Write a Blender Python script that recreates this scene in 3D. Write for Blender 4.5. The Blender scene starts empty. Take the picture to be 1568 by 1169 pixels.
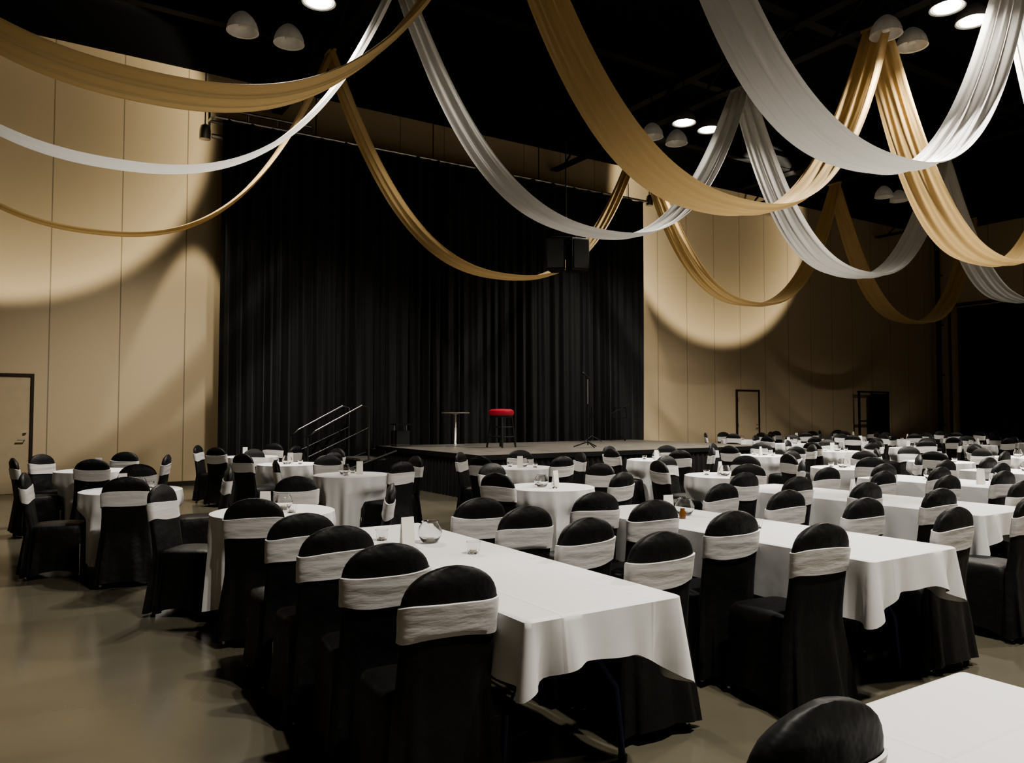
import bpy, math, random
from math import sin, cos, pi, radians, sqrt, atan2, exp
from mathutils import Vector
random.seed(7)
SC = bpy.context.scene
COL = SC.collection

# ---------------------------------------------------------------- materials
def mat(name, col, rough=0.6, metal=0.0, noise=0.0, nscale=8.0, bump=0.0, bscale=30.0,
        sheen=0.0, spec=0.5, emit=None, estr=0.0, trans=0.0, stretch=None, bdist=0.02):
    m = bpy.data.materials.new(name); m.use_nodes = True
    nt = m.node_tree; b = nt.nodes["Principled BSDF"]
    b.inputs["Base Color"].default_value = (*col, 1)
    b.inputs["Roughness"].default_value = rough
    b.inputs["Metallic"].default_value = metal
    b.inputs["Specular IOR Level"].default_value = spec
    b.inputs["Sheen Weight"].default_value = sheen
    b.inputs["Transmission Weight"].default_value = trans
    if emit:
        b.inputs["Emission Color"].default_value = (*emit, 1)
        b.inputs["Emission Strength"].default_value = estr
    tc = nt.nodes.new("ShaderNodeTexCoord"); mp = nt.nodes.new("ShaderNodeMapping")
    nt.links.new(tc.outputs["Object"], mp.inputs[0])
    if stretch: mp.inputs["Scale"].default_value = stretch
    if noise > 0:
        n = nt.nodes.new("ShaderNodeTexNoise"); n.inputs["Scale"].default_value = nscale
        n.inputs["Detail"].default_value = 5
        nt.links.new(mp.outputs[0], n.inputs["Vector"])
        mr = nt.nodes.new("ShaderNodeMapRange")
        mr.inputs["From Min"].default_value = 0.3; mr.inputs["From Max"].default_value = 0.7
        mr.inputs["To Min"].default_value = 1 - noise; mr.inputs["To Max"].default_value = 1 + noise
        nt.links.new(n.outputs["Fac"], mr.inputs["Value"])
        vm = nt.nodes.new("ShaderNodeVectorMath"); vm.operation = 'SCALE'
        vm.inputs[0].default_value = col
        nt.links.new(mr.outputs[0], vm.inputs["Scale"])
        nt.links.new(vm.outputs[0], b.inputs["Base Color"])
    if bump > 0:
        n2 = nt.nodes.new("ShaderNodeTexNoise"); n2.inputs["Scale"].default_value = bscale
        n2.inputs["Detail"].default_value = 4
        nt.links.new(mp.outputs[0], n2.inputs["Vector"])
        bp = nt.nodes.new("ShaderNodeBump"); bp.inputs["Strength"].default_value = bump
        bp.inputs["Distance"].default_value = bdist
        nt.links.new(n2.outputs["Fac"], bp.inputs["Height"])
        nt.links.new(bp.outputs[0], b.inputs["Normal"])
    return m

def cloth_creased(name, col):
    """tablecloth with pressed fold lines: one along the length, several across"""
    m = mat(name, col, rough=0.8, bump=0.22, bscale=3.0, sheen=0.03)
    nt = m.node_tree; b = nt.nodes["Principled BSDF"]
    tc = nt.nodes.new("ShaderNodeTexCoord"); sx = nt.nodes.new("ShaderNodeSeparateXYZ")
    nt.links.new(tc.outputs["Object"], sx.inputs[0])
    outs = []
    for ax, per in ((0, 0.44), (1, 0.62)):
        ad = nt.nodes.new("ShaderNodeMath"); ad.operation = 'ADD'; ad.inputs[1].default_value = per*20.5
        nt.links.new(sx.outputs[ax], ad.inputs[0])
        mo = nt.nodes.new("ShaderNodeMath"); mo.operation = 'PINGPONG'; mo.inputs[1].default_value = per/2
        nt.links.new(ad.outputs[0], mo.inputs[0])
        mr = nt.nodes.new("ShaderNodeMapRange"); mr.inputs["From Min"].default_value = 0.0; mr.inputs["From Max"].default_value = 0.012
        mr.inputs["To Min"].default_value = 1; mr.inputs["To Max"].default_value = 0
        nt.links.new(mo.outputs[0], mr.inputs["Value"]); outs.append(mr)
    mx = nt.nodes.new("ShaderNodeMath"); mx.operation = 'MAXIMUM'
    nt.links.new(outs[0].outputs[0], mx.inputs[0]); nt.links.new(outs[1].outputs[0], mx.inputs[1])
    bp0 = [n for n in nt.nodes if n.type == 'BUMP'][0]
    bp = nt.nodes.new("ShaderNodeBump"); bp.inputs["Strength"].default_value = 0.5; bp.inputs["Distance"].default_value = 0.004
    nt.links.new(mx.outputs[0], bp.inputs["Height"]); nt.links.new(bp0.outputs[0], bp.inputs["Normal"])
    nt.links.new(bp.outputs[0], b.inputs["Normal"])
    return m

def fabric(name, col, tr=0.3):
    m = bpy.data.materials.new(name); m.use_nodes = True
    nt = m.node_tree; b = nt.nodes["Principled BSDF"]; out = nt.nodes["Material Output"]
    b.inputs["Base Color"].default_value = (*col, 1); b.inputs["Roughness"].default_value = 0.55
    b.inputs["Sheen Weight"].default_value = 0.15
    t = nt.nodes.new("ShaderNodeBsdfTranslucent"); t.inputs[0].default_value = (*col, 1)
    mx = nt.nodes.new("ShaderNodeMixShader"); mx.inputs[0].default_value = tr
    nt.links.new(b.outputs[0], mx.inputs[1]); nt.links.new(t.outputs[0], mx.inputs[2])
    nt.links.new(mx.outputs[0], out.inputs[0])
    tc = nt.nodes.new("ShaderNodeTexCoord"); mp = nt.nodes.new("ShaderNodeMapping")
    mp.inputs["Scale"].default_value = (0.6, 9, 0.6)
    nt.links.new(tc.outputs["Object"], mp.inputs[0])
    n = nt.nodes.new("ShaderNodeTexNoise"); n.inputs["Scale"].default_value = 2.0
    nt.links.new(mp.outputs[0], n.inputs["Vector"])
    bp = nt.nodes.new("ShaderNodeBump"); bp.inputs["Strength"].default_value = 0.4
    bp.inputs["Distance"].default_value = 0.04
    nt.links.new(n.outputs["Fac"], bp.inputs["Height"]); nt.links.new(bp.outputs[0], b.inputs["Normal"])
    return m

def wall_mat(name, col, x0, pitch, axis=0):
    m = mat(name, col, rough=0.75, bump=0.05, bscale=60)
    nt = m.node_tree; b = nt.nodes["Principled BSDF"]
    tc = nt.nodes.new("ShaderNodeTexCoord"); sx = nt.nodes.new("ShaderNodeSeparateXYZ")
    nt.links.new(tc.outputs["Object"], sx.inputs[0])
    a = nt.nodes.new("ShaderNodeMath"); a.operation = 'SUBTRACT'; a.inputs[1].default_value = x0 - 100 * pitch
    nt.links.new(sx.outputs[axis], a.inputs[0])
    mo = nt.nodes.new("ShaderNodeMath"); mo.operation = 'MODULO'; mo.inputs[1].default_value = pitch
    nt.links.new(a.outputs[0], mo.inputs[0])
    lt = nt.nodes.new("ShaderNodeMath"); lt.operation = 'LESS_THAN'; lt.inputs[1].default_value = 0.022
    nt.links.new(mo.outputs[0], lt.inputs[0])
    n = nt.nodes.new("ShaderNodeTexNoise"); n.inputs["Scale"].default_value = 0.5
    nt.links.new(tc.outputs["Object"], n.inputs["Vector"])
    cr = nt.nodes.new("ShaderNodeMix"); cr.data_type = 'RGBA'
    cr.inputs["A"].default_value = (*[c * 0.94 for c in col], 1); cr.inputs["B"].default_value = (*[c * 1.05 for c in col], 1)
    nt.links.new(n.outputs["Fac"], cr.inputs["Factor"])
    mx = nt.nodes.new("ShaderNodeMix"); mx.data_type = 'RGBA'
    nt.links.new(lt.outputs[0], mx.inputs["Factor"])
    nt.links.new(cr.outputs["Result"], mx.inputs["A"])
    mx.inputs["B"].default_value = (*[c * 0.5 for c in col], 1)
    nt.links.new(mx.outputs["Result"], b.inputs["Base Color"])
    return m

def floor_mat():
    m = bpy.data.materials.new("polished_concrete"); m.use_nodes = True
    nt = m.node_tree; b = nt.nodes["Principled BSDF"]
    b.inputs["Specular IOR Level"].default_value = 0.75
    tc = nt.nodes.new("ShaderNodeTexCoord")
    n = nt.nodes.new("ShaderNodeTexNoise"); n.inputs["Scale"].default_value = 0.9; n.inputs["Detail"].default_value = 8
    n.inputs["Roughness"].default_value = 0.65
    nt.links.new(tc.outputs["Object"], n.inputs["Vector"])
    r = nt.nodes.new("ShaderNodeValToRGB")
    r.color_ramp.elements[0].position = 0.25; r.color_ramp.elements[0].color = (0.092, 0.084, 0.062, 1)
    r.color_ramp.elements[1].position = 0.78; r.color_ramp.elements[1].color = (0.122, 0.112, 0.083, 1)
    nt.links.new(n.outputs["Fac"], r.inputs[0])
    nt.links.new(r.outputs[0], b.inputs["Base Color"])
    n2 = nt.nodes.new("ShaderNodeTexNoise"); n2.inputs["Scale"].default_value = 2.0; n2.inputs["Detail"].default_value = 5
    nt.links.new(tc.outputs["Object"], n2.inputs["Vector"])
    mr = nt.nodes.new("ShaderNodeMapRange"); mr.inputs["To Min"].default_value = 0.13; mr.inputs["To Max"].default_value = 0.24
    nt.links.new(n2.outputs["Fac"], mr.inputs["Value"]); nt.links.new(mr.outputs[0], b.inputs["Roughness"])
    n3 = nt.nodes.new("ShaderNodeTexNoise"); n3.inputs["Scale"].default_value = 4
    nt.links.new(tc.outputs["Object"], n3.inputs["Vector"])
    bp = nt.nodes.new("ShaderNodeBump"); bp.inputs["Strength"].default_value = 0.03
    nt.links.new(n3.outputs["Fac"], bp.inputs["Height"]); nt.links.new(bp.outputs[0], b.inputs["Normal"])
    return m

M_BEIGE = wall_mat("beige_wall_panel", (0.55, 0.45, 0.305), 0.4, 1.2, 0)
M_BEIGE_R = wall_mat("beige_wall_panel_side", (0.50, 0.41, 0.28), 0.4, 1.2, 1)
M_FLOOR = floor_mat()
M_CEIL = mat("black_ceiling_paint", (0.004, 0.004, 0.005), 0.9, spec=0.15)
M_STEEL_BLK = mat("black_painted_steel", (0.008, 0.008, 0.009), 0.6, 0.0, noise=0.2, spec=0.25)
M_COVER = mat("black_chair_cover", (0.0046, 0.0044, 0.005), 0.55, sheen=0.02, bump=0.55, bscale=5.5, noise=0.2, spec=0.28, bdist=0.035)
M_SASH = mat("silver_satin_sash", (0.52, 0.51, 0.51), 0.42, sheen=0.1, bump=0.25, bscale=7, stretch=(1, 1, 4))
M_CLOTH = mat("white_tablecloth", (0.66, 0.66, 0.67), 0.8, bump=0.3, bscale=3.0, sheen=0.03)
M_CLOTHL = cloth_creased("white_tablecloth_creased", (0.66, 0.66, 0.67))
M_CHROME = mat("chair_foot_metal", (0.6, 0.6, 0.62), 0.25, 1.0, noise=0.05)
M_BLUE = mat("blue_table_leg", (0.012, 0.022, 0.09), 0.4, 0.3, noise=0.1)
M_WOOD = mat("plywood_underside", (0.12, 0.08, 0.05), 0.6, noise=0.3, nscale=12)
M_CURT = mat("black_velour_curtain", (0.0050, 0.0050, 0.0056), 0.7, sheen=0.07, noise=0.25, nscale=3, stretch=(4, 4, 0.4), spec=0.3)
M_SKIRT = mat("black_stage_skirt", (0.007, 0.006, 0.0065), 0.7, sheen=0.04, noise=0.2, spec=0.25)
M_DECK = mat("stage_deck", (0.10, 0.092, 0.08), 0.5, noise=0.25, nscale=4)
M_GOLD = fabric("gold_draping", (0.50, 0.355, 0.165), 0.28)
M_WHITE = fabric("white_draping", (0.55, 0.54, 0.52), 0.28)
M_ALU = mat("aluminium_pipe", (0.55, 0.54, 0.52), 0.35, 0.9, noise=0.1)
M_RAIL = mat("dark_handrail", (0.06, 0.06, 0.06), 0.35, 0.6, noise=0.1)
M_DOOR = mat("beige_door_paint", (0.50, 0.41, 0.28), 0.5, noise=0.05)
M_DFRAME = mat("dark_door_frame", (0.03, 0.022, 0.015), 0.5, noise=0.1)
M_RED = mat("red_vinyl", (0.26, 0.010, 0.024), 0.5, noise=0.1)
M_REDTRIM = mat("dark_red_trim", (0.10, 0.015, 0.012), 0.6, noise=0.1)
M_BLK = mat("black_plastic", (0.006, 0.006, 0.006), 0.5, noise=0.1, spec=0.35)
M_GRILLE = mat("speaker_grille", (0.014, 0.014, 0.014), 0.6, bump=0.6, bscale=200)
M_GLASS = mat("clear_glass", (0.95, 0.95, 0.95), 0.03, trans=1.0)
M_CARD = mat("white_card", (0.70, 0.68, 0.64), 0.7, noise=0.03)
M_WAX = mat("candle_wax", (0.7, 0.66, 0.56), 0.5, noise=0.05)
M_AMBER = mat("amber_glass", (0.20, 0.09, 0.03), 0.15, trans=0.4)
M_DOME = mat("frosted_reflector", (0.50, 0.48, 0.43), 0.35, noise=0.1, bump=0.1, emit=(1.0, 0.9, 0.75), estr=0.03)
M_BULB = mat("lamp_glow", (1, 1, 1), 0.5, emit=(1.0, 0.93, 0.80), estr=30)
M_LITDOME = mat("lit_reflector", (0.12, 0.115, 0.105), 0.45, noise=0.1)

# ---------------------------------------------------------------- mesh builder
class MB:
    def __init__(s): s.v = []; s.f = []; s.mi = []; s.mats = []
    def m(s, mt):
        if mt not in s.mats: s.mats.append(mt)
        return s.mats.index(mt)
    def rings(s, rings, mt, closed=True, cap0=False, cap1=False):
        k = s.m(mt); b = len(s.v); n = len(rings[0])
        for r in rings: s.v.extend([tuple(p) for p in r])
        for i in range(len(rings) - 1):
            for j in range(n if closed else n - 1):
                j2 = (j + 1) % n
                s.f.append((b + i * n + j, b + i * n + j2, b + (i + 1) * n + j2, b + (i + 1) * n + j)); s.mi.append(k)
        if cap0: s.f.append(tuple(b + j for j in range(n))[::-1]); s.mi.append(k)
        if cap1:
            o = b + (len(rings) - 1) * n
            s.f.append(tuple(o + j for j in range(n))); s.mi.append(k)
    def box(s, c, d, mt, rz=0.0):
        k = s.m(mt); b = len(s.v); x, y, z = [q / 2 for q in d]
        for sx, sy, sz in [(-1,-1,-1),(1,-1,-1),(1,1,-1),(-1,1,-1),(-1,-1,1),(1,-1,1),(1,1,1),(-1,1,1)]:
            px, py = sx * x, sy * y
            s.v.append((c[0] + px * cos(rz) - py * sin(rz), c[1] + px * sin(rz) + py * cos(rz), c[2] + sz * z))
        for f in [(0,3,2,1),(4,5,6,7),(0,1,5,4),(1,2,6,5),(2,3,7,6),(3,0,4,7)]:
            s.f.append(tuple(b + q for q in f)); s.mi.append(k)
    def tube(s, pts, r, mt, n=8, cap=True):
        pts = [Vector(p) for p in pts]; R = []
        for i, p in enumerate(pts):
            t = (pts[min(i + 1, len(pts) - 1)] - pts[max(i - 1, 0)]).normalized()
            up = Vector((0, 0, 1)) if abs(t.z) < 0.95 else Vector((1, 0, 0))
            a = t.cross(up).normalized(); c = t.cross(a)
            rr = r[i] if isinstance(r, (list, tuple)) else r
            R.append([p + (a * cos(2 * pi * q / n) + c * sin(2 * pi * q / n)) * rr for q in range(n)])
        s.rings(R, mt, True, cap, cap)
    def lathe(s, prof, c, mt, n=24, cap0=True, cap1=True):
        R = [[(c[0] + r * cos(2 * pi * q / n), c[1] + r * sin(2 * pi * q / n), c[2] + z) for q in range(n)] for r, z in prof]
        s.rings(R, mt, True, cap0, cap1)
    def mesh(s, name, smooth=True, auto=None):
        me = bpy.data.meshes.new(name); me.from_pydata(s.v, [], s.f)
        for q in s.mats: me.materials.append(q)
        me.polygons.foreach_set("material_index", s.mi)
        me.polygons.foreach_set("use_smooth", [smooth] * len(s.f))
        me.update()
        import bmesh
        bm = bmesh.new(); bm.from_mesh(me)
        bmesh.ops.recalc_face_normals(bm, faces=bm.faces)
        if smooth:
            for e in bm.edges:
                if len(e.link_faces) == 2 and e.calc_face_angle(0) > radians(50): e.smooth = False
        bm.to_mesh(me); bm.free()
        return me
def put(name, me, loc=(0, 0, 0), rz=0.0):
    o = bpy.data.objects.new(name, me); o.location = loc; o.rotation_euler = (0, 0, rz); COL.objects.link(o); return o

# ---------------------------------------------------------------- room
XL, XR, YB, YF = -8.0, 31.0, -8.0, 17.0
WH, CH = 8.7, 9.5
def boxobj(name, c, d, mt):
    b = MB(); b.box(c, d, mt); return put(name, b.mesh(name, False))
boxobj("floor", ((XL+XR)/2, (YB+YF)/2, -0.1), (XR-XL+0.6, YF-YB+0.6, 0.2), M_FLOOR)
boxobj("ceiling", ((XL+XR)/2, (YB+YF)/2, CH+0.1), (XR-XL+0.6, YF-YB+0.6, 0.2), M_CEIL)
boxobj("wall_front", ((XL+XR)/2, YF+0.1, WH/2), (XR-XL, 0.2, WH), M_BEIGE)
boxobj("wall_back", ((XL+XR)/2, YB-0.1, WH/2), (XR-XL, 0.2, WH), M_BEIGE)
boxobj("wall_right", (XR+0.1, (YB+YF)/2, WH/2), (0.2, YF-YB, WH), M_BEIGE_R)
boxobj("wall_left", (XL-0.1, (YB+YF)/2, WH/2), (0.2, YF-YB, WH), M_BEIGE_R)
boxobj("trim_front", ((XL+XR)/2, YF+0.06, (WH+CH)/2), (XR-XL, 0.28, CH-WH), M_CEIL)
boxobj("trim_back", ((XL+XR)/2, YB-0.06, (WH+CH)/2), (XR-XL, 0.28, CH-WH), M_CEIL)
boxobj("trim_right", (XR+0.06, (YB+YF)/2, (WH+CH)/2), (0.28, YF-YB, CH-WH), M_CEIL)
boxobj("trim_left", (XL-0.06, (YB+YF)/2, (WH+CH)/2), (0.28, YF-YB, CH-WH), M_CEIL)
boxobj("baseboard_front", ((XL+XR)/2, YF-0.012, 0.05), (XR-XL, 0.02, 0.1), M_DFRAME)
boxobj("baseboard_right", (XR-0.012, (YB+YF)/2, 0.05), (0.02, YF-YB-0.1, 0.1), M_DFRAME)
boxobj("trim_red", (XR-0.03, 4.3, 5.75), (0.05, 25.0, 0.12), M_REDTRIM)

for x in (-2.8, 4.6, 12.1, 19.5, 27.0):
    b = MB(); L = YF - YB - 0.3; yc = (YB + YF) / 2
    b.box((x, yc, 8.10), (0.22, L, 0.05), M_STEEL_BLK); b.box((x, yc, 8.75), (0.22, L, 0.05), M_STEEL_BLK)
    yy = YB + 0.4; k = 0
    while yy < YF - 1.0:
        z0, z1 = (8.12, 8.73) if k % 2 == 0 else (8.73, 8.12)
        b.tube([(x, yy, z0), (x, yy + 0.8, z1)], 0.03, M_STEEL_BLK, 6); yy += 0.8; k += 1
    for y in (YB + 2, 0.5, 5.5, 10.0, 15.5):
        b.tube([(x, y, 8.75), (x, y, CH - 0.005)], 0.03, M_STEEL_BLK, 6)
    put("roof_truss", b.mesh("roof_truss"))
for y in (-4, -0.5, 3.0, 6.0, 9.0, 12.0, 15.0):
    b = MB(); b.box(((XL+XR)/2, y, 9.05), (XR-XL-0.4, 0.12, 0.35), M_STEEL_BLK)
    b.box(((XL+XR)/2, y, 8.86), (XR-XL-0.4, 0.2, 0.03), M_STEEL_BLK)
    put("roof_joist", b.mesh("roof_joist", False))

# ---------------------------------------------------------------- doors
def door(name, x0, x1, h, leaf, panel=True):
    b = MB(); y = YF
    b.box((x0-0.025, y-0.03, h/2), (0.05, 0.055, h), M_DFRAME); b.box((x1+0.025, y-0.03, h/2), (0.05, 0.055, h), M_DFRAME)
    b.box(((x0+x1)/2, y-0.03, h+0.025), (x1-x0+0.1, 0.055, 0.05), M_DFRAME)
    b.box(((x0+x1)/2, y-0.016, h/2), (x1-x0-0.01, 0.03, h-0.01), leaf)
    b.tube([(x1-0.08, y-0.03, 1.0), (x1-0.08, y-0.09, 1.0), (x1-0.2, y-0.09, 1.0)], 0.012, M_CHROME)
    b.lathe([(0.0, 0), (0.03, 0.0), (0.03, 0.01), (0, 0.01)], (x1-0.08, y-0.045, 1.12), M_CHROME, 12)
    for z in (0.3, h/2, h-0.3): b.box((x0+0.0, y-0.045, z), (0.03, 0.02, 0.1), M_CHROME)
    put(name, b.mesh(name, False))
door("door_1", -0.85, 0.14, 2.18, M_DOOR)
door("door_2", 19.4, 20.4, 2.2, M_DOOR)
b = MB()
for x in (25.5, 26.3, 27.3):
    b.box((x, 16.7, 1.13), (0.06, 0.06, 2.26), M_BLK)
b.box((26.4, 16.7, 2.26), (1.86, 0.1, 0.06), M_BLK); b.box((26.4, 16.7, 0.1), (1.86, 0.1, 0.06), M_BLK)
b.box((25.9, 16.7, 1.2), (0.8, 0.1, 0.05), M_BLK)
b.box((26.8, 16.72, 1.15), (0.95, 0.04, 2.1), M_BLK)
put("rolling_partition_rack", b.mesh("rolling_partition_rack", False))
b = MB()
b.tube([(30.7, 16.6, 0), (30.7, 16.6, 8.6)], 0.09, M_DFRAME, 12); b.tube([(30.75, 16.2, 0), (30.75, 16.2, 5.7)], 0.05, M_DFRAME, 10)
for z in (1.0, 3.0, 5.0, 7.0): b.box((30.85, 16.6, z), (0.28, 0.1, 0.06), M_DFRAME)
put("corner_conduit", b.mesh("corner_conduit"))

# ---------------------------------------------------------------- curtains
def curtain(name, p0, p1, z0, z1, pitch=0.22, amp=0.085, mt=M_CURT, seed=1, rail=True, step=0.02, nz=14):
    rnd = random.Random(seed)
    p0 = Vector((*p0, 0)); p1 = Vector((*p1, 0)); L = (p1 - p0).length; t = (p1 - p0).normalized(); n = Vector((-t.y, t.x, 0))
    N = int(L / step); ph = 0; phs = []; am = []; a = amp; pt = pitch
    for i in range(N + 1):
        if i % 14 == 0: pt = pitch * rnd.uniform(0.65, 1.7); ta = amp * rnd.uniform(0.3, 1.3)
        a += (ta - a) * 0.08
        ph += 2 * pi * step / pt; phs.append(ph); am.append(a)
    b = MB(); R = []
    for k in range(nz + 1):
        f = k / nz; z = z0 + (z1 - z0) * f; row = []
        for i in range(N + 1):
            off = am[i] * (0.55 + 0.6 * (1 - f)) * (sin(phs[i] + 0.25 * sin(3 * f + i * 0.01)) + 0.3 * sin(2.3 * phs[i] + 2 * f))
            zz = z + (0.02 * sin(phs[i] * 0.5) if k == nz else 0)
            p = p0 + t * (i / N * L) + n * off
            row.append((p.x, p.y, zz))
        R.append(row)
    b.rings(R, mt, False)
    if rail:
        b.tube([p0 + Vector((0, 0, z1 + 0.03)) - t * 0.15, p1 + Vector((0, 0, z1 + 0.03)) + t * 0.15], 0.03, M_ALU, 8)
        k = 0.4
        while k < L:
            q = p0 + t * k; b.tube([(q.x, q.y, z1 - 0.02), (q.x, q.y, z1 + 0.05)], 0.008, M_ALU, 5); k += 0.45
    return b
b = curtain("stage", (3.3, 16.0), (14.55, 16.0), 0.01, 7.40, seed=3)
for yy, zz in ((16.35, 7.75), (16.35, 7.45)):
    b.tube([(3.1, yy, zz), (5.2, yy, zz)], 0.035, M_ALU)
for x in (3.1, 3.9, 4.5, 5.2): b.tube([(x, 16.35, 7.2 if x == 3.1 else 7.45), (x, 16.35, 7.75)], 0.025, M_ALU)
for x in (3.1, 14.6): b.tube([(x, 16.05, 7.42), (x, 16.35, 7.45)], 0.03, M_ALU)
b.tube([(3.12, 16.2, 7.1), (3.5, 16.2, 7.1)], 0.05, M_ALU)
for x in (5.2, 8.0, 11.0, 14.0): b.tube([(x, 16.0, 7.43), (x, 16.0, CH - 0.005)], 0.012, M_STEEL_BLK, 6)
put("stage_curtain", b.mesh("stage_curtain"))
b = curtain("side", (30.75, 6.0), (30.75, 15.9), 0.01, 5.6, seed=9, pitch=0.3, amp=0.06, step=0.03)
put("side_curtain", b.mesh("side_curtain"))

# ---------------------------------------------------------------- stage
SX0, SX1, SY0, SY1, SZ = 6.53, 13.85, 11.25, 15.75, 0.78
b = MB()
b.box(((SX0+SX1)/2, (SY0+SY1)/2, SZ-0.04), (SX1-SX0, SY1-SY0, 0.08), M_DECK)
b.box(((SX0+SX1)/2, SY0-0.01, SZ-0.04), (SX1-SX0+0.04, 0.02, 0.085), M_BLK)
b.box((SX0-0.01, (SY0+SY1)/2, SZ-0.04), (0.02, SY1-SY0, 0.085), M_BLK)
def pleat(b, p0, p1, z0, z1, mt, pitch=0.13, amp=0.02):
    p0 = Vector((*p0, 0)); p1 = Vector((*p1, 0)); L = (p1-p0).length; t = (p1-p0).normalized(); n = Vector((-t.y, t.x, 0))
    N = int(L / 0.02); R = []
    for k in range(5):
        f = k / 4; row = []
        for i in range(N+1):
            s_ = i / N * L; p = p0 + t*s_ + n*(amp*(1.7-f)*sin(2*pi*s_/pitch + sin(s_*3)))
            row.append((p.x, p.y, z0 + (z1-z0)*f))
        R.append(row)
    b.rings(R, mt, False)
pleat(b, (SX0, SY0+0.03), (SX1, SY0+0.03), 0.01, SZ-0.05, M_SKIRT)
pleat(b, (SX0+0.03, SY1), (SX0+0.03, SY0+0.03), 0.01, SZ-0.05, M_SKIRT)
pleat(b, (SX1-0.03, SY0+0.03), (SX1-0.03, SY1), 0.01, SZ-0.05, M_SKIRT)
for x in (6.8, 9, 11.4, 13.6):
    for y in (11.5, 13.5, 15.5): b.tube([(x, y, 0), (x, y, SZ-0.06)], 0.025, M_ALU, 8)
put("stage_platform", b.mesh("stage_platform"))
b = MB()
for i in range(3):
    z = 0.195 * (i + 1); x = 4.85 + 0.56 * i
    b.box((x, 15.05, z - 0.02), (0.54, 1.0, 0.04), M_DECK)
    b.box((x + 0.26, 15.05, z - 0.02 + 0.09), (0.02, 1.0, 0.16), M_BLK)
for y in (14.5, 15.6):
    b.tube([(4.55, y, 0.0), (4.62, y, 0.12), (6.45, y, 0.72)], 0.03, M_BLK)
    b.tube([(4.62, y, 0.0), (4.62, y, 1.03), (4.75, y, 1.14), (5.72, y, 1.64), (5.85, y, 1.60), (5.85, y, 0.5)], 0.02, M_RAIL)
    b.tube([(4.76, y-0.012, 1.155), (5.70, y-0.012, 1.65)], 0.012, M_ALU)
    b.tube([(4.62, y, 0.65), (5.85, y, 1.2)], 0.015, M_RAIL)
    b.tube([(5.25, y, 0.32), (5.25, y, 1.4)], 0.015, M_BLK)
put("stage_stairs", b.mesh("stage_stairs"))

b = MB(); c = (0, 0, 0)
b.lathe([(0.0, 0), (0.21, 0.0), (0.21, 0.015), (0.05, 0.04), (0.028, 0.06), (0.028, 0.68), (0.08, 0.70)], c, M_ALU, 24)
b.lathe([(0.0, 0.70), (0.30, 0.70), (0.305, 0.71), (0.305, 0.725), (0.30, 0.73), (0.0, 0.73)], c, M_DECK, 32)
put("bistro_table", b.mesh("bistro_table"), (7.86, 14.6, SZ + 0.002))
b = MB()
b.lathe([(0.0, 0.66), (0.24, 0.66), (0.265, 0.70), (0.26, 0.76), (0.2, 0.79), (0.0, 0.80)], c, M_RED, 28)
b.lathe([(0.0, 0.62), (0.23, 0.62), (0.24, 0.66), (0.0, 0.66)], c, M_BLK, 28)
for sx in (-1, 1):
    for sy in (-1, 1): b.tube([(sx*0.15, sy*0.15, 0.64), (sx*0.21, sy*0.21, 0.004)], 0.02, M_BLK)
for z, r in ((0.22, 0.19), (0.42, 0.173)):
    for i in range(4):
        a0 = pi/4 + i*pi/2; a1 = a0 + pi/2; q = r*1.414
        b.tube([(q*cos(a0), q*sin(a0), z), (q*cos(a1), q*sin(a1), z)], 0.013, M_BLK)
put("bar_stool", b.mesh("bar_stool"), (8.4, 13.6, SZ + 0.004), 0.3)
b = MB()
for i in range(3):
    a = i*2*pi/3+0.3; b.tube([(0, 0, 0.12), (0.3*cos(a), 0.3*sin(a), 0.012)], 0.012, M_BLK)
b.tube([(0, 0, 0.05), (0, 0, 0.9)], 0.014, M_BLK); b.tube([(0, 0, 0.85), (0, 0, 1.42)], 0.009, M_ALU)
b.tube([(0, 0, 1.42), (-0.05, 0.0, 1.47)], 0.012, M_BLK)
b.tube([(0.06, 0, 1.43), (-0.06, 0, 1.50), (-0.11, 0, 1.53), (-0.15, 0, 1.55)], [0.012, 0.016, 0.028, 0.02], M_BLK, 10)
me = b.mesh("microphone_stand"); put("microphone_stand", me, (9.92, 12.64, SZ + 0.002))
b = MB()
for i in range(3):
    a = i*2*pi/3+0.3; b.tube([(0, 0, 0.15), (0.25*cos(a), 0.25*sin(a), 0.012)], 0.01, M_BLK)
b.tube([(0, 0, 0.05), (0, 0, 0.78)], 0.012, M_BLK)
b.tube([(-0.22, 0.0, 0.60), (-0.2, 0.0, 0.85), (0.2, 0.03, 0.85), (0.22, 0.0, 0.6)], 0.012, M_BLK); b.tube([(-0.22, 0, 0.6), (0.22, 0, 0.6)], 0.012, M_BLK)
b.tube([(-0.3, 0, 0.7), (0.35, 0, 0.95)], 0.008, M_BLK)
me = b.mesh("music_stand"); put("music_stand", me, (12.9, 15.1, SZ + 0.002)); put("music_stand", me, (11.9, 15.0, SZ + 0.002), 0.8)
b = MB(); b.box((0, 0, 0.2), (0.3, 0.3, 0.28), M_BLK); b.box((0, 0, 0.47), (0.34, 0.3, 0.03), M_BLK)
for s_ in (-1, 1): b.tube([(s_*0.14, 0.0, 0.0), (s_*0.14, 0, 0.46)], 0.012, M_ALU)
b.box((0, 0.0, 0.03), (0.3, 0.3, 0.06), M_GRILLE)
put("stage_monitor_rack", b.mesh("stage_monitor_rack", False), (6.85, 15.2, SZ + 0.002))

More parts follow.
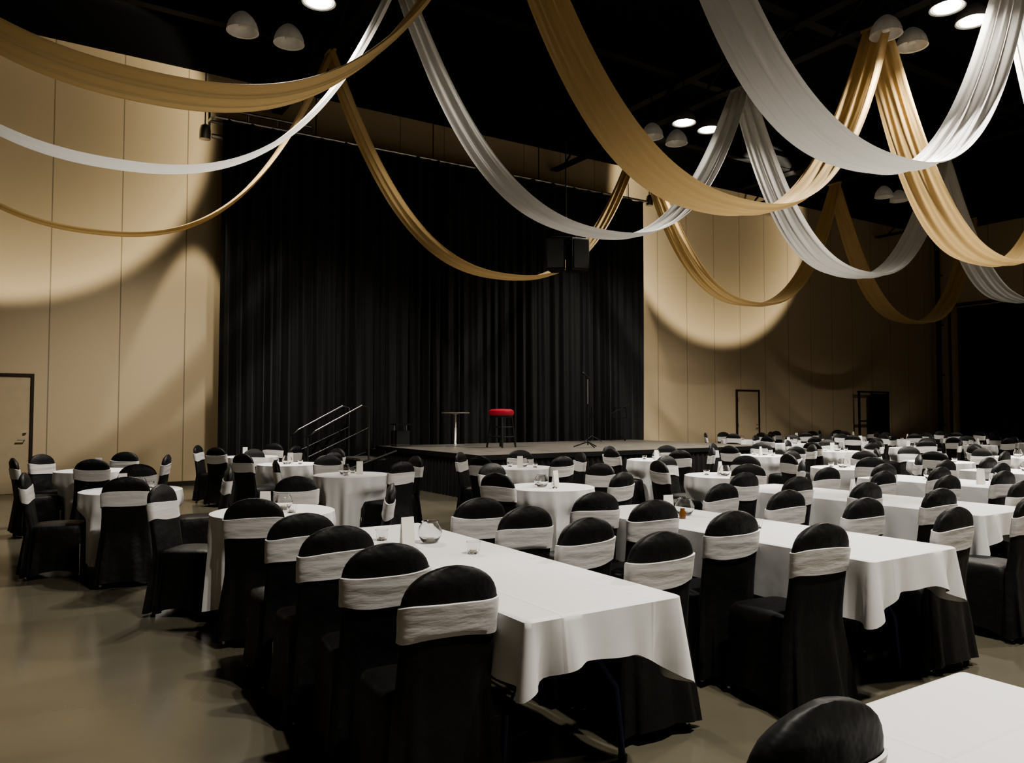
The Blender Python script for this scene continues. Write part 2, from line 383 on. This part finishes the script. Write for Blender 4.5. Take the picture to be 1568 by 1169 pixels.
b = MB()
for s_ in (-1, 1):
    rz = s_*0.3; cx = s_*0.2
    R = []
    for z, k in ((0, 0.92), (0.02, 1), (0.62, 1), (0.64, 0.92)):
        pts = [(-0.19*k, -0.17*k), (0.19*k, -0.17*k), (0.13*k, 0.2*k), (-0.13*k, 0.2*k)]
        R.append([(cx + x*cos(rz) - y*sin(rz), x*sin(rz) + y*cos(rz), z) for x, y in pts])
    b.rings(R, M_BLK, True, True, True)
    b.box((cx + 0.185*sin(rz), -0.185*cos(rz), 0.32), (0.32, 0.02, 0.56), M_GRILLE, rz)
b.tube([(-0.3, 0.05, 0.68), (0.3, 0.05, 0.68)], 0.025, M_BLK)
for x in (-0.2, 0.2): b.tube([(x, 0.05, 0.62), (x, 0.05, 0.7), (0, 0.05, 1.1)], 0.008, M_BLK)
b.tube([(0, 0.05, 1.1), (0, 0.05, CH - 4.285)], 0.012, M_STEEL_BLK)
put("hanging_loudspeaker_pair", b.mesh("hanging_loudspeaker_pair"), (8.98, 12.1, 4.28), radians(-25))

# ---------------------------------------------------------------- ceiling draping
def swag(x0, x1, y, zlow, w, mt, seed, ztop=8.06, name="ceiling_drape"):
    rnd = random.Random(seed); NU, NW = 80, 34; b = MB(); R = []
    ph = [rnd.uniform(0, 6.28) for _ in range(4)]
    skew = rnd.uniform(-0.03, 0.03)
    for i in range(NU + 1):
        u = i / NU; t = 2*u - 1
        x = x0 + (x1 - x0)*u
        at = abs(t)
        z = zlow + (ztop - zlow)*(0.5*at**2.2 + 0.5*at**3.2)
        dz = (ztop - zlow)*(0.5*2.2*at**1.2 + 0.5*3.2*at**2.2)*(1 if t > 0 else -1)/((x1-x0)/2)
        nl = sqrt(1 + dz*dz); nx, nz = -dz/nl, 1/nl
        g = max(0.0, sin(pi*u))**0.55
        ww = w*(0.58 + 0.42*g)
        row = []
        for j in range(NW + 1):
            s_ = j/NW*2 - 1
            fold = (0.035*(1.25 - 0.85*g))*sin(s_*9 + ph[0] + 1.2*sin(u*4)) + 0.013*sin(s_*17 + ph[1] + 2*u)
            off = fold + 0.06*s_*s_*g*w - 0.04
            row.append((x + nx*off, y + s_*ww/2 + skew*sin(3*u), z + nz*off + 0.02*s_))
        R.append(row)
    b.rings(R, mt, False)
    for xx in (x0, x1):
        b.tube([(xx, y - 0.28*w, ztop), (xx, y + 0.28*w, ztop)], 0.03, mt, 8)
    put(name, b.mesh(name))
XS = [-2.8, 4.6, 12.1, 19.5, 27.0]
for y, zl, w, mt, nm in ((13.4, 4.32, 0.68, M_GOLD, "gold_ceiling_drape"), (10.4, 4.62, 0.80, M_WHITE, "white_ceiling_drape"),
                     (7.5, 4.42, 0.84, M_GOLD, "gold_ceiling_drape"), (5.3, 4.48, 0.74, M_WHITE, "white_ceiling_drape")):
    for i in range(4):
        if i == 0 and y < 6: continue
        ww = w*0.7 if (i == 0 and y > 9) else w
        xo = 0.22 if (i == 1 and y < 6) else 0.03
        swag(XS[i] + xo, XS[i+1] - 0.03, y, zl - (0.08 if (y == 10.4 and i == 0) else 0), ww, mt, int(y*10) + i, name=nm)

# ---------------------------------------------------------------- high bay fixtures
def highbay(x, y, lit, z=7.75):
    b = MB()
    dome = M_LITDOME if lit else M_DOME
    b.lathe([(0.25, 0.0), (0.245, 0.06), (0.22, 0.14), (0.17, 0.22), (0.11, 0.28), (0.07, 0.31)], (0, 0, 0), dome, 28, False, False)
    b.lathe([(0.235, 0.005), (0.23, 0.06), (0.20, 0.13), (0.15, 0.2), (0.1, 0.26), (0.0, 0.27)], (0, 0, 0), dome, 28, False, False)
    b.lathe([(0.25, 0.0), (0.258, -0.008), (0.235, 0.005)], (0, 0, 0), dome, 28, False, False)
    b.lathe([(0.0, 0.30), (0.075, 0.30), (0.085, 0.33), (0.085, 0.46), (0.05, 0.5), (0.0, 0.5)], (0, 0, 0), M_BLK, 20)
    b.tube([(0, 0, 0.5), (0, 0, CH - z - 0.01)], 0.015, M_STEEL_BLK)
    b.lathe([(0.0, 0.05), (0.06, 0.06), (0.075, 0.12), (0.05, 0.2), (0.03, 0.26)], (0, 0, 0), M_BULB if lit else M_DOME, 16, False, False)
    if lit: b.lathe([(0.0, 0.0), (0.19, 0.0), (0.195, 0.02), (0.0, 0.03)], (0, 0, 0), M_BULB, 20, False, False)
    put("high_bay_lamp", b.mesh("high_bay_lamp"), (x, y, z))
def spot(name, loc, target, power, half, blend=0.3, size=0.2, col=(1, 0.86, 0.66), rim=None):
    l = bpy.data.lights.new(name, 'SPOT'); l.energy = power; l.spot_size = radians(half*2); l.spot_blend = blend
    l.shadow_soft_size = size; l.color = col
    o = bpy.data.objects.new(name, l); COL.objects.link(o); o.location = loc
    o.rotation_euler = (Vector(target) - Vector(loc)).to_track_quat('-Z', 'Y').to_euler()
    if rim:
        # shaped beam: intensity rises towards the edge to draw a bright rim
        l.use_nodes = True; nt = l.node_tree; em = nt.nodes["Emission"]
        tc = nt.nodes.new("ShaderNodeTexCoord"); sx = nt.nodes.new("ShaderNodeSeparateXYZ")
        nt.links.new(tc.outputs["Normal"], sx.inputs[0])
        ab = nt.nodes.new("ShaderNodeMath"); ab.operation = 'ABSOLUTE'; nt.links.new(sx.outputs[2], ab.inputs[0])
        pw_ = nt.nodes.new("ShaderNodeMath"); pw_.operation = 'POWER'; pw_.inputs[1].default_value = rim[0]
        nt.links.new(ab.outputs[0], pw_.inputs[0])
        mu = nt.nodes.new("ShaderNodeMath"); mu.operation = 'MULTIPLY'; mu.inputs[1].default_value = rim[1]
        nt.links.new(pw_.outputs[0], mu.inputs[0]); nt.links.new(mu.outputs[0], em.inputs["Strength"])
    return o
LIT = {(3.3, 12.3): 1500, (12.3, 12.3): 1450, (12.3, 6.7): 3000, (3.3, 6.7): 0, (3.3, 1.1): 1650, (12.3, 1.1): 1600, (21.3, 6.7): 1000, (21.3, 12.3): 0}  # lit far-right bay is out of view, added to brighten the right wall
for (cx, cy), pw in LIT.items():
    for dx in (-0.38, 0.38):
        yo = 1.05 if cx < 4 else 0.5
        highbay(cx + dx, cy - yo, pw > 0); highbay(cx + dx, cy + 0.5, False)
        hf = 65 if cy > 12 else 72
        if pw: spot("high_bay_light", (cx + dx, cy - yo, 7.72), (cx + dx, cy - yo, 0), pw, hf, 0.6, 0.12, (1, 0.93, 0.82))

def added_can(loc, target, mt=M_BLK):  # can body added so the extra spots have a fixture
    d = (Vector(target) - Vector(loc)).normalized(); b = MB(); p = Vector(loc)
    b.tube([p - d*0.32, p - d*0.28, p - d*0.2, p - d*0.02], [0.05, 0.09, 0.11, 0.11], mt, 16)
    b.tube([p - d*0.15 + Vector((0, 0, 0.1)), (p.x - d.x*0.15, p.y - d.y*0.15, max(8.88, p.z+0.2))], 0.012, M_BLK)
    put("added_par_can", b.mesh("added_par_can"))
for loc, tg, pw, half, rim in (((-0.6, 13.95, 7.4), (-0.6, 17, 7.4), 2000, 53.0, (-8.0, 0.030)),
                           ((18.6, 13.95, 8.0), (18.6, 17, 8.0), 2500, 56.5, (-7.5, 0.022)),):
    added_can(loc, tg); spot("added_wall_wash", loc, tg, pw, half, 0.10, 0.08, (1, 0.88, 0.66), rim)  # added spot and can, placed to throw the arc of light on the wall
for loc, tg, pw, half in (((3.0, 16.25, 7.0), (2.9, 16.55, 0), 650, 18), ((15.0, 16.25, 7.4), (15.1, 16.6, 0), 500, 18)):
    added_can(loc, tg, M_ALU); spot("added_curtain_side", loc, tg, pw, half, 0.3, 0.06, (1, 0.88, 0.66))  # added downlight and can, for the bright wall strip beside the curtain

# ---------------------------------------------------------------- chairs
def chair_mesh(seed):
    rnd = random.Random(seed); b = MB(); N = 56
    ph = [rnd.uniform(0, 6.28) for _ in range(6)]
    def sup(w, t, cx, cy, z, e, pert=None):
        out = []
        for q in range(N):
            a = 2*pi*q/N; ca, sa = cos(a), sin(a)
            x = w*math.copysign(abs(ca)**(2/e), ca); y = t*math.copysign(abs(sa)**(2/e), sa)
            k, dz = (pert(a) if pert else (0, 0))
            out.append((cx + x*(1+k), cy + y + (y/t*k*0.15 if t < 0.1 else y*k), z + dz))
        return out
    W0 = 0.190
    def W(z):
        if z > 0.80: return W0*max(0.0, 1 - ((z-0.80)/0.152)**2.4)**(1/2.1)
        if z > 0.45: return W0 - 0.004*sin((z-0.45)/0.35*pi)
        return W0 + 0.045*(0.45-z)/0.45
    def CY(z): return -0.205 - 0.075*max(0, z-0.45)/0.5 - 0.03*max(0, 0.45-z)/0.45
    def T(z): return 0.036 if z > 0.5 else 0.036 + 0.02*(0.5-z)/0.5
    zs = [0.03, 0.1, 0.18, 0.27, 0.36, 0.45, 0.52, 0.6, 0.66, 0.7, 0.74, 0.78, 0.82, 0.85, 0.875, 0.897, 0.915, 0.929, 0.94, 0.947, 0.951]
    R = []
    for z in zs:
        am = 0.085*max(0, (0.64-z)/0.64)
        R.append(sup(max(W(z), 0.03), T(z)*(1 if z < 0.9 else max(0.35, 1-(z-0.9)/0.075)), 0, CY(z), z, 3.0,
                     lambda a: (am*(sin(7*a + ph[0] + 3*z) + 0.5*sin(13*a + ph[1])), (0.03*abs(sin(a*1.0))*(z < 0.05)))))
    b.rings(R, M_COVER, True, True, True)
    R = []
    for z in (0.02, 0.06, 0.13, 0.22, 0.31, 0.39, 0.44, 0.462, 0.474):
        f = (0.474 - z)/0.45
        am = 0.062*f**1.1
        sx = 0.195 + 0.025*f; sy = 0.205 + 0.03*f
        if z > 0.45: sx -= (z-0.45)*0.6; sy -= (z-0.45)*0.6
        R.append(sup(sx, sy, 0, 0.015, z, 6,
                     lambda a: (am*(sin(9*a + ph[2] + 2*z) + 0.7*sin(15*a + ph[3] - 4*z)) - 0.05*f*(1-abs(sin(2*a)))**2*1.0,
                                (0.055*(1-abs(sin(2*a))) if z < 0.03 else (0.02*(1-abs(sin(2*a))) if z < 0.07 else 0)))))
    R.append(sup(0.13, 0.13, 0, 0.015, 0.486, 4)); R.append(sup(0.03, 0.03, 0, 0.015, 0.489, 3))
    b.rings(R, M_COVER, True, False, True)
    for sx in (-1, 1):
        for y in (-0.215, 0.205):
            b.tube([(sx*0.185, y, 0.0), (sx*0.18, y, 0.3)], 0.013, M_CHROME, 8)
            b.tube([(sx*0.185, y, 0.0), (sx*0.185, y, 0.018)], 0.018, M_BLK, 8)
    zs = [0.695, 0.698, 0.715, 0.73, 0.745, 0.76, 0.775, 0.79, 0.808, 0.821, 0.824]
    R = []; tilt = rnd.uniform(-0.010, 0.010)
    for i, z in enumerate(zs):
        e = 0.001 if i in (0, len(zs)-1) else 0.008
        row = []
        base = sup(W(z)+e, T(z)+e, 0, CY(z), z, 3.0)
        for q, p in enumerate(base):
            a = 2*pi*q/N
            wr = 0.0020*sin(i*1.3 + 2*sin(a+ph[4])) + 0.0014*sin(i*2.1 + 2*a + ph[5])
            if e < 0.005: wr = 0
            dz = tilt*cos(a) + 0.007*sin(2*a+ph[4]) + (0.006*sin(3*a+ph[5]) if i < 3 else 0)
            yy = p[1] - CY(z)
            row.append((p[0]*(1+wr*1.2), CY(z) + yy*(1 + wr*10), p[2] + dz))
        R.append(row)
    b.rings(R, M_SASH, True)
    return b.mesh("dining_chair")
CH_M = [chair_mesh(s_) for s_ in (11, 23, 37, 51, 64, 78)]
cr = random.Random(5)
def chair(bx, by, ang, jit=3):
    a = radians(ang + cr.uniform(-jit, jit))
    loc = (bx + 0.25*cos(a), by + 0.25*sin(a), 0)
    put("dining_chair", cr.choice(CH_M), loc, a - pi/2)

# ---------------------------------------------------------------- rectangular tables
def rect_table(cx, cy, Wd, L, seed, skew=0.0):
    rnd = random.Random(seed); b = MB()
    hw, hl = Wd/2, L/2; r = 0.025; P = []
    corners = [(hw-r, hl-r, 0), (-hw+r, hl-r, pi/2), (-hw+r, -hl+r, pi), (hw-r, -hl+r, 3*pi/2)]
    for ci in range(4):
        x, y, a0 = corners[ci]
        for q in range(7):
            a = a0 + pi/2*q/6
            P.append((x + r*cos(a), y + r*sin(a), cos(a), sin(a), abs(q-3)/3*0.025))
        x2, y2, a2 = corners[(ci+1) % 4]
        a = a0 + pi/2
        sx, sy = x + r*cos(a), y + r*sin(a); ex, ey = x2 + r*cos(a), y2 + r*sin(a)
        ln = sqrt((ex-sx)**2 + (ey-sy)**2); n = int(ln/0.02)
        for q in range(1, n):
            t = q/n; P.append((sx+(ex-sx)*t, sy+(ey-sy)*t, cos(a), sin(a), 0.025 + min(t, 1-t)*ln))
    cum = 0; R = []
    S = [0]
    for i in range(1, len(P)): cum += sqrt((P[i][0]-P[i-1][0])**2 + (P[i][1]-P[i-1][1])**2); S.append(cum)
    ph = [rnd.uniform(0, 6.28) for _ in range(4)]
    R.append([(p[0]-p[2]*0.012, p[1]-p[3]*0.012, 0.760) for p in P])
    R.append([(p[0]-p[2]*0.003, p[1]-p[3]*0.003, 0.757) for p in P])
    K = 12
    for k in range(K+1):
        f = k/K; row = []
        for i, p in enumerate(P):
            dc = p[4]
            d = 0.27*p[2]**2 + 0.175*p[3]**2 + 0.010*sin(S[i]*5+ph[0])
            d += (0.05 + 0.06*p[3]**2)*max(0, 1-dc/0.24)**1.1 + skew*p[0]/hw
            sc = 0.6 if abs(p[2]) > 0.7 else 1.1
            o = 0.006 + 0.006*f + f*sc*(0.012*sin(S[i]*11+ph[1]) + 0.009*sin(S[i]*23+ph[2]))*min(1, dc/0.1+0.2)
            o += f*(0.050*exp(-(dc/0.035)**2) - 0.030*exp(-((dc-0.09)/0.04)**2) + 0.022*exp(-((dc-0.19)/0.045)**2))
            row.append((p[0]+p[2]*o, p[1]+p[3]*o, 0.752 - d*f))
        R.append(row)
    b.rings(R, M_CLOTHL, True, True, False)
    b.box((0, 0, 0.735), (Wd-0.01, L-0.01, 0.03), M_WOOD)
    for s_ in (-1, 1):
        y = s_*(hl-0.32)
        for sx in (-1, 1):
            b.tube([(sx*0.14, y, 0.72), (sx*0.16, y, 0.5), (sx*0.28, y+s_*0.02, 0.32), (sx*0.31, y+s_*0.03, 0.0)], 0.015, M_BLUE)
            b.tube([(sx*0.31, y+s_*0.03, 0.0), (sx*0.31, y+s_*0.03, 0.03)], 0.02, M_BLK)
        b.tube([(-0.16, y, 0.5), (0.16, y, 0.5)], 0.013, M_BLUE)
        b.tube([(0, y, 0.5), (0, y-s_*0.45, 0.71)], 0.012, M_BLUE)
    put("long_banquet_table", b.mesh("long_banquet_table"), (cx, cy, 0))
def m_bowl():
    b = MB()
    pr = [(0.0, 0.0), (0.035, 0.0), (0.05, 0.012), (0.068, 0.045), (0.07, 0.065), (0.06, 0.095), (0.045, 0.115), (0.05, 0.122),
          (0.047, 0.122), (0.042, 0.115), (0.056, 0.095), (0.066, 0.065), (0.064, 0.045), (0.046, 0.016), (0.0, 0.006)]
    b.lathe(pr, (0, 0, 0), M_GLASS, 24, False, False)
    b.lathe([(0.0, 0.007), (0.019, 0.007), (0.019, 0.025), (0.0, 0.025)], (0, 0, 0), M_WAX, 14)
    return b.mesh("glass_candle_bowl")
def m_votive():
    b = MB()
    b.lathe([(0.0, 0.0), (0.028, 0.0), (0.034, 0.03), (0.038, 0.062), (0.035, 0.062), (0.031, 0.03), (0.025, 0.008), (0.0, 0.008)], (0, 0, 0), M_GLASS, 20, False, False)
    b.lathe([(0.0, 0.009), (0.018, 0.009), (0.018, 0.022), (0.0, 0.022)], (0, 0, 0), M_WAX, 12)
    return b.mesh("votive_candle")
def m_amber():
    b = MB()
    b.lathe([(0.0, 0.0), (0.022, 0.0), (0.024, 0.045), (0.016, 0.055), (0.017, 0.07), (0.0, 0.07)], (0, 0, 0), M_AMBER, 16, False, False)
    return b.mesh("salt_shaker")
def m_card():
    b = MB()
    R = []
    for z in (0.0, 0.08, 0.155):
        o = 0.02*(1 - z/0.158); R.append([(-0.038, -o-0.001, z), (0.038, -o-0.001, z), (0.038, o+0.001, z), (-0.038, o+0.001, z)])
    b.rings(R, M_CARD, True, False, True)
    return b.mesh("table_card", False)
BOWL, VOT, AMB, CARD = m_bowl(), m_votive(), m_amber(), m_card()
def dress(x, y, seed, z=0.7605):
    r = random.Random(seed)
    a = r.uniform(0, 6.28)
    put("table_card", CARD, (x + 0.09*cos(a), y + 0.09*sin(a), z), r.uniform(-0.9, 0.3))
    put("glass_candle_bowl", BOWL, (x + 0.09*cos(a+2.9), y + 0.09*sin(a+2.9), z))
    put("votive_candle", VOT, (x + 0.19*cos(a+4.2), y + 0.19*sin(a+4.2), z))
    put("votive_candle", VOT, (x + 0.20*cos(a+1.4), y + 0.20*sin(a+1.4), z))

ROWS = [(1.52, -1.25, 1.2, 0.78, [0.97, -0.6], [-0.4]),
        (1.53, 2.3, 4.75, 0.75, [2.49, 3.06, 3.66, 4.22], [2.68, 3.24, 3.82, 4.36]),
        (3.60, 2.3, 4.75, 0.78, [2.45, 3.02, 3.66, 4.24], [2.45, 3.02, 3.62, 4.22]),
        (5.88, 2.9, 5.35, 0.78, [2.5, 3.1, 3.68, 4.32, 4.9], [3.1, 3.7, 4.3, 4.9]),
        (8.1, 2.9, 5.35, 0.78, [3.1, 3.7, 4.3, 4.9], [3.1, 3.7, 4.3, 4.9]),
        (10.3, 2.9, 5.35, 0.78, [3.1, 3.7, 4.3, 4.9], [3.1, 3.7, 4.3, 4.9]),
        (12.5, 2.9, 5.35, 0.78, [3.1, 3.7, 4.3, 4.9], [3.1, 3.7, 4.3, 4.9])]
for i, (x, y0, y1, TW, lc, rc) in enumerate(ROWS):
    rect_table(x + TW/2, (y0+y1)/2, TW, y1-y0, 100+i, 0.05 if i == 1 else (-0.02 if i == 2 else 0.0))
    for y in lc: chair(x - 0.215, y, 86, 4)
    for y in rc: chair(x + TW + 0.24, y, 89, 4)
def one(m, n, x, y, rz=0): put(n, m, (x, y, 0.7605), rz)
one(CARD, "table_card", 1.84, 3.98, 0.0); one(BOWL, "glass_candle_bowl", 1.98, 3.98)
one(VOT, "votive_candle", 2.02, 3.55); one(VOT, "votive_candle", 1.78, 4.2)
one(CARD, "table_card", 3.90, 4.05, -0.2); one(BOWL, "glass_candle_bowl", 4.06, 4.05); one(AMB, "salt_shaker", 3.92, 3.93)
one(VOT, "votive_candle", 4.0, 3.35)
for i, x in enumerate((6.27, 8.5, 10.7, 12.9)):
    dress(x, 4.1, 40+i); one(VOT, "votive_candle", x, 3.5); one(BOWL, "glass_candle_bowl", x+0.05, 4.75)

# ---------------------------------------------------------------- round tables
def round_table(cx, cy, angs, seed, R0=0.45, D=0.86):
    rnd = random.Random(seed); b = MB(); N = 144; ph = [rnd.uniform(0, 6.28) for _ in range(4)]
    nf = rnd.choice([10, 11, 12, 13]); front = D - 0.25 - 0.235
    Rr = []
    Rr.append([(0.3*cos(2*pi*q/N), 0.3*sin(2*pi*q/N), 0.760) for q in range(N)])
    Rr.append([((R0-0.012)*cos(2*pi*q/N), (R0-0.012)*sin(2*pi*q/N), 0.760) for q in range(N)])
    for k in range(15):
        f = k/14; row = []
        for q in range(N):
            a = 2*pi*q/N
            fo = sin(nf*a + ph[0] + 0.9*sin(2*a+ph[1])); fo = 0.8*fo + 0.35*sin(2*nf*a + ph[2])
            r = R0 + 0.003 + 0.028*f + 0.05*f**0.75*fo
            z = 0.755 - (0.655 + 0.03*sin(4*a + ph[3]))*f
            for an in angs:
                d = (a - radians(an) + pi) % (2*pi) - pi
                if abs(d) < 0.75:
                    lim = (front - 0.015)/cos(min(abs(d), 0.6))
                    wz = min(1, max(0, (0.62 - z)/0.11)); wa = 1 if abs(d) < 0.62 else (0.75-abs(d))/0.13
                    if r > lim: r = r + (lim - r)*wz*wa
            row.append((r*cos(a), r*sin(a), z))
        Rr.append(row)
    b.rings(Rr, M_CLOTH, True, True, False)
    b.lathe([(0.0, 0.72), (R0-0.01, 0.72), (R0-0.01, 0.748), (0, 0.748)], (0, 0, 0), M_WOOD, 32)
    b.lathe([(0.25, 0), (0.25, 0.02), (0.04, 0.05), (0.04, 0.72)], (0, 0, 0), M_BLK, 16, True, False)
    put("round_banquet_table", b.mesh("round_banquet_table"), (cx, cy, 0))
    for an in angs:
        a = radians(an); a_f = an + 180
        bx, by = cx + D*cos(a), cy + D*sin(a)
        chair(bx, by, a_f, 1.5)
    dress(cx, cy, seed)
ROUND = [(1.62, 5.9, [143, -113, 62, -22]), (0.91, 8.25, [-99, 172, 80, -8]), (3.37, 8.87, [-72, 5, 90, 170]),
         (4.49, 6.35, [-158, -75, 15, 100]), (0.8, 11.3, [-170, -95, -20, 60, 130]), (3.3, 11.2, [-150, -65, 20, 110]),
         (3.3, 13.45, [-140, -50, 50, 150]), (5.75, 8.8, None), (7.06, 6.4, None), (9.45, 6.4, None), (11.8, 6.4, None), (14.2, 6.3, None),
         (8.5, 9.1, None), (10.9, 9.0, None), (13.4, 9.3, None), (15.9, 9.2, None), (16.7, 6.4, None),
         (15.6, 12.0, None), (18.1, 11.9, None), (20.6, 12.0, None), (16.6, 14.5, None), (19.2, 14.5, None), (21.8, 14.6, None), (18.4, 9.2, None),
         (23.1, 12.0, None), (20.9, 9.2, None), (19.2, 6.4, None), (23.5, 9.2, None)]
rr = random.Random(77)
for i, (x, y, an) in enumerate(ROUND):
    if an is None:
        o = rr.uniform(0, 72); an = [o + 72*k for k in range(5)]
    round_table(x, y, an, 300+i)

# ---------------------------------------------------------------- world + camera
w = bpy.data.worlds.new("World"); SC.world = w; w.use_nodes = True
w.node_tree.nodes["Background"].inputs[0].default_value = (0.02, 0.018, 0.015, 1)
w.node_tree.nodes["Background"].inputs[1].default_value = 0.2
cam = bpy.data.cameras.new("camera"); co = bpy.data.objects.new("camera", cam); COL.objects.link(co)
cam.sensor_width = 36; cam.lens = 36*1178/1568; cam.clip_end = 200; cam.clip_start = 0.05
co.location = (0, 0, 1.5); co.rotation_euler = (radians(92.33), 0, radians(-32.5))
SC.camera = co
SC.view_settings.view_transform = 'AgX'
try: SC.view_settings.look = 'AgX - Medium High Contrast'
except Exception: pass
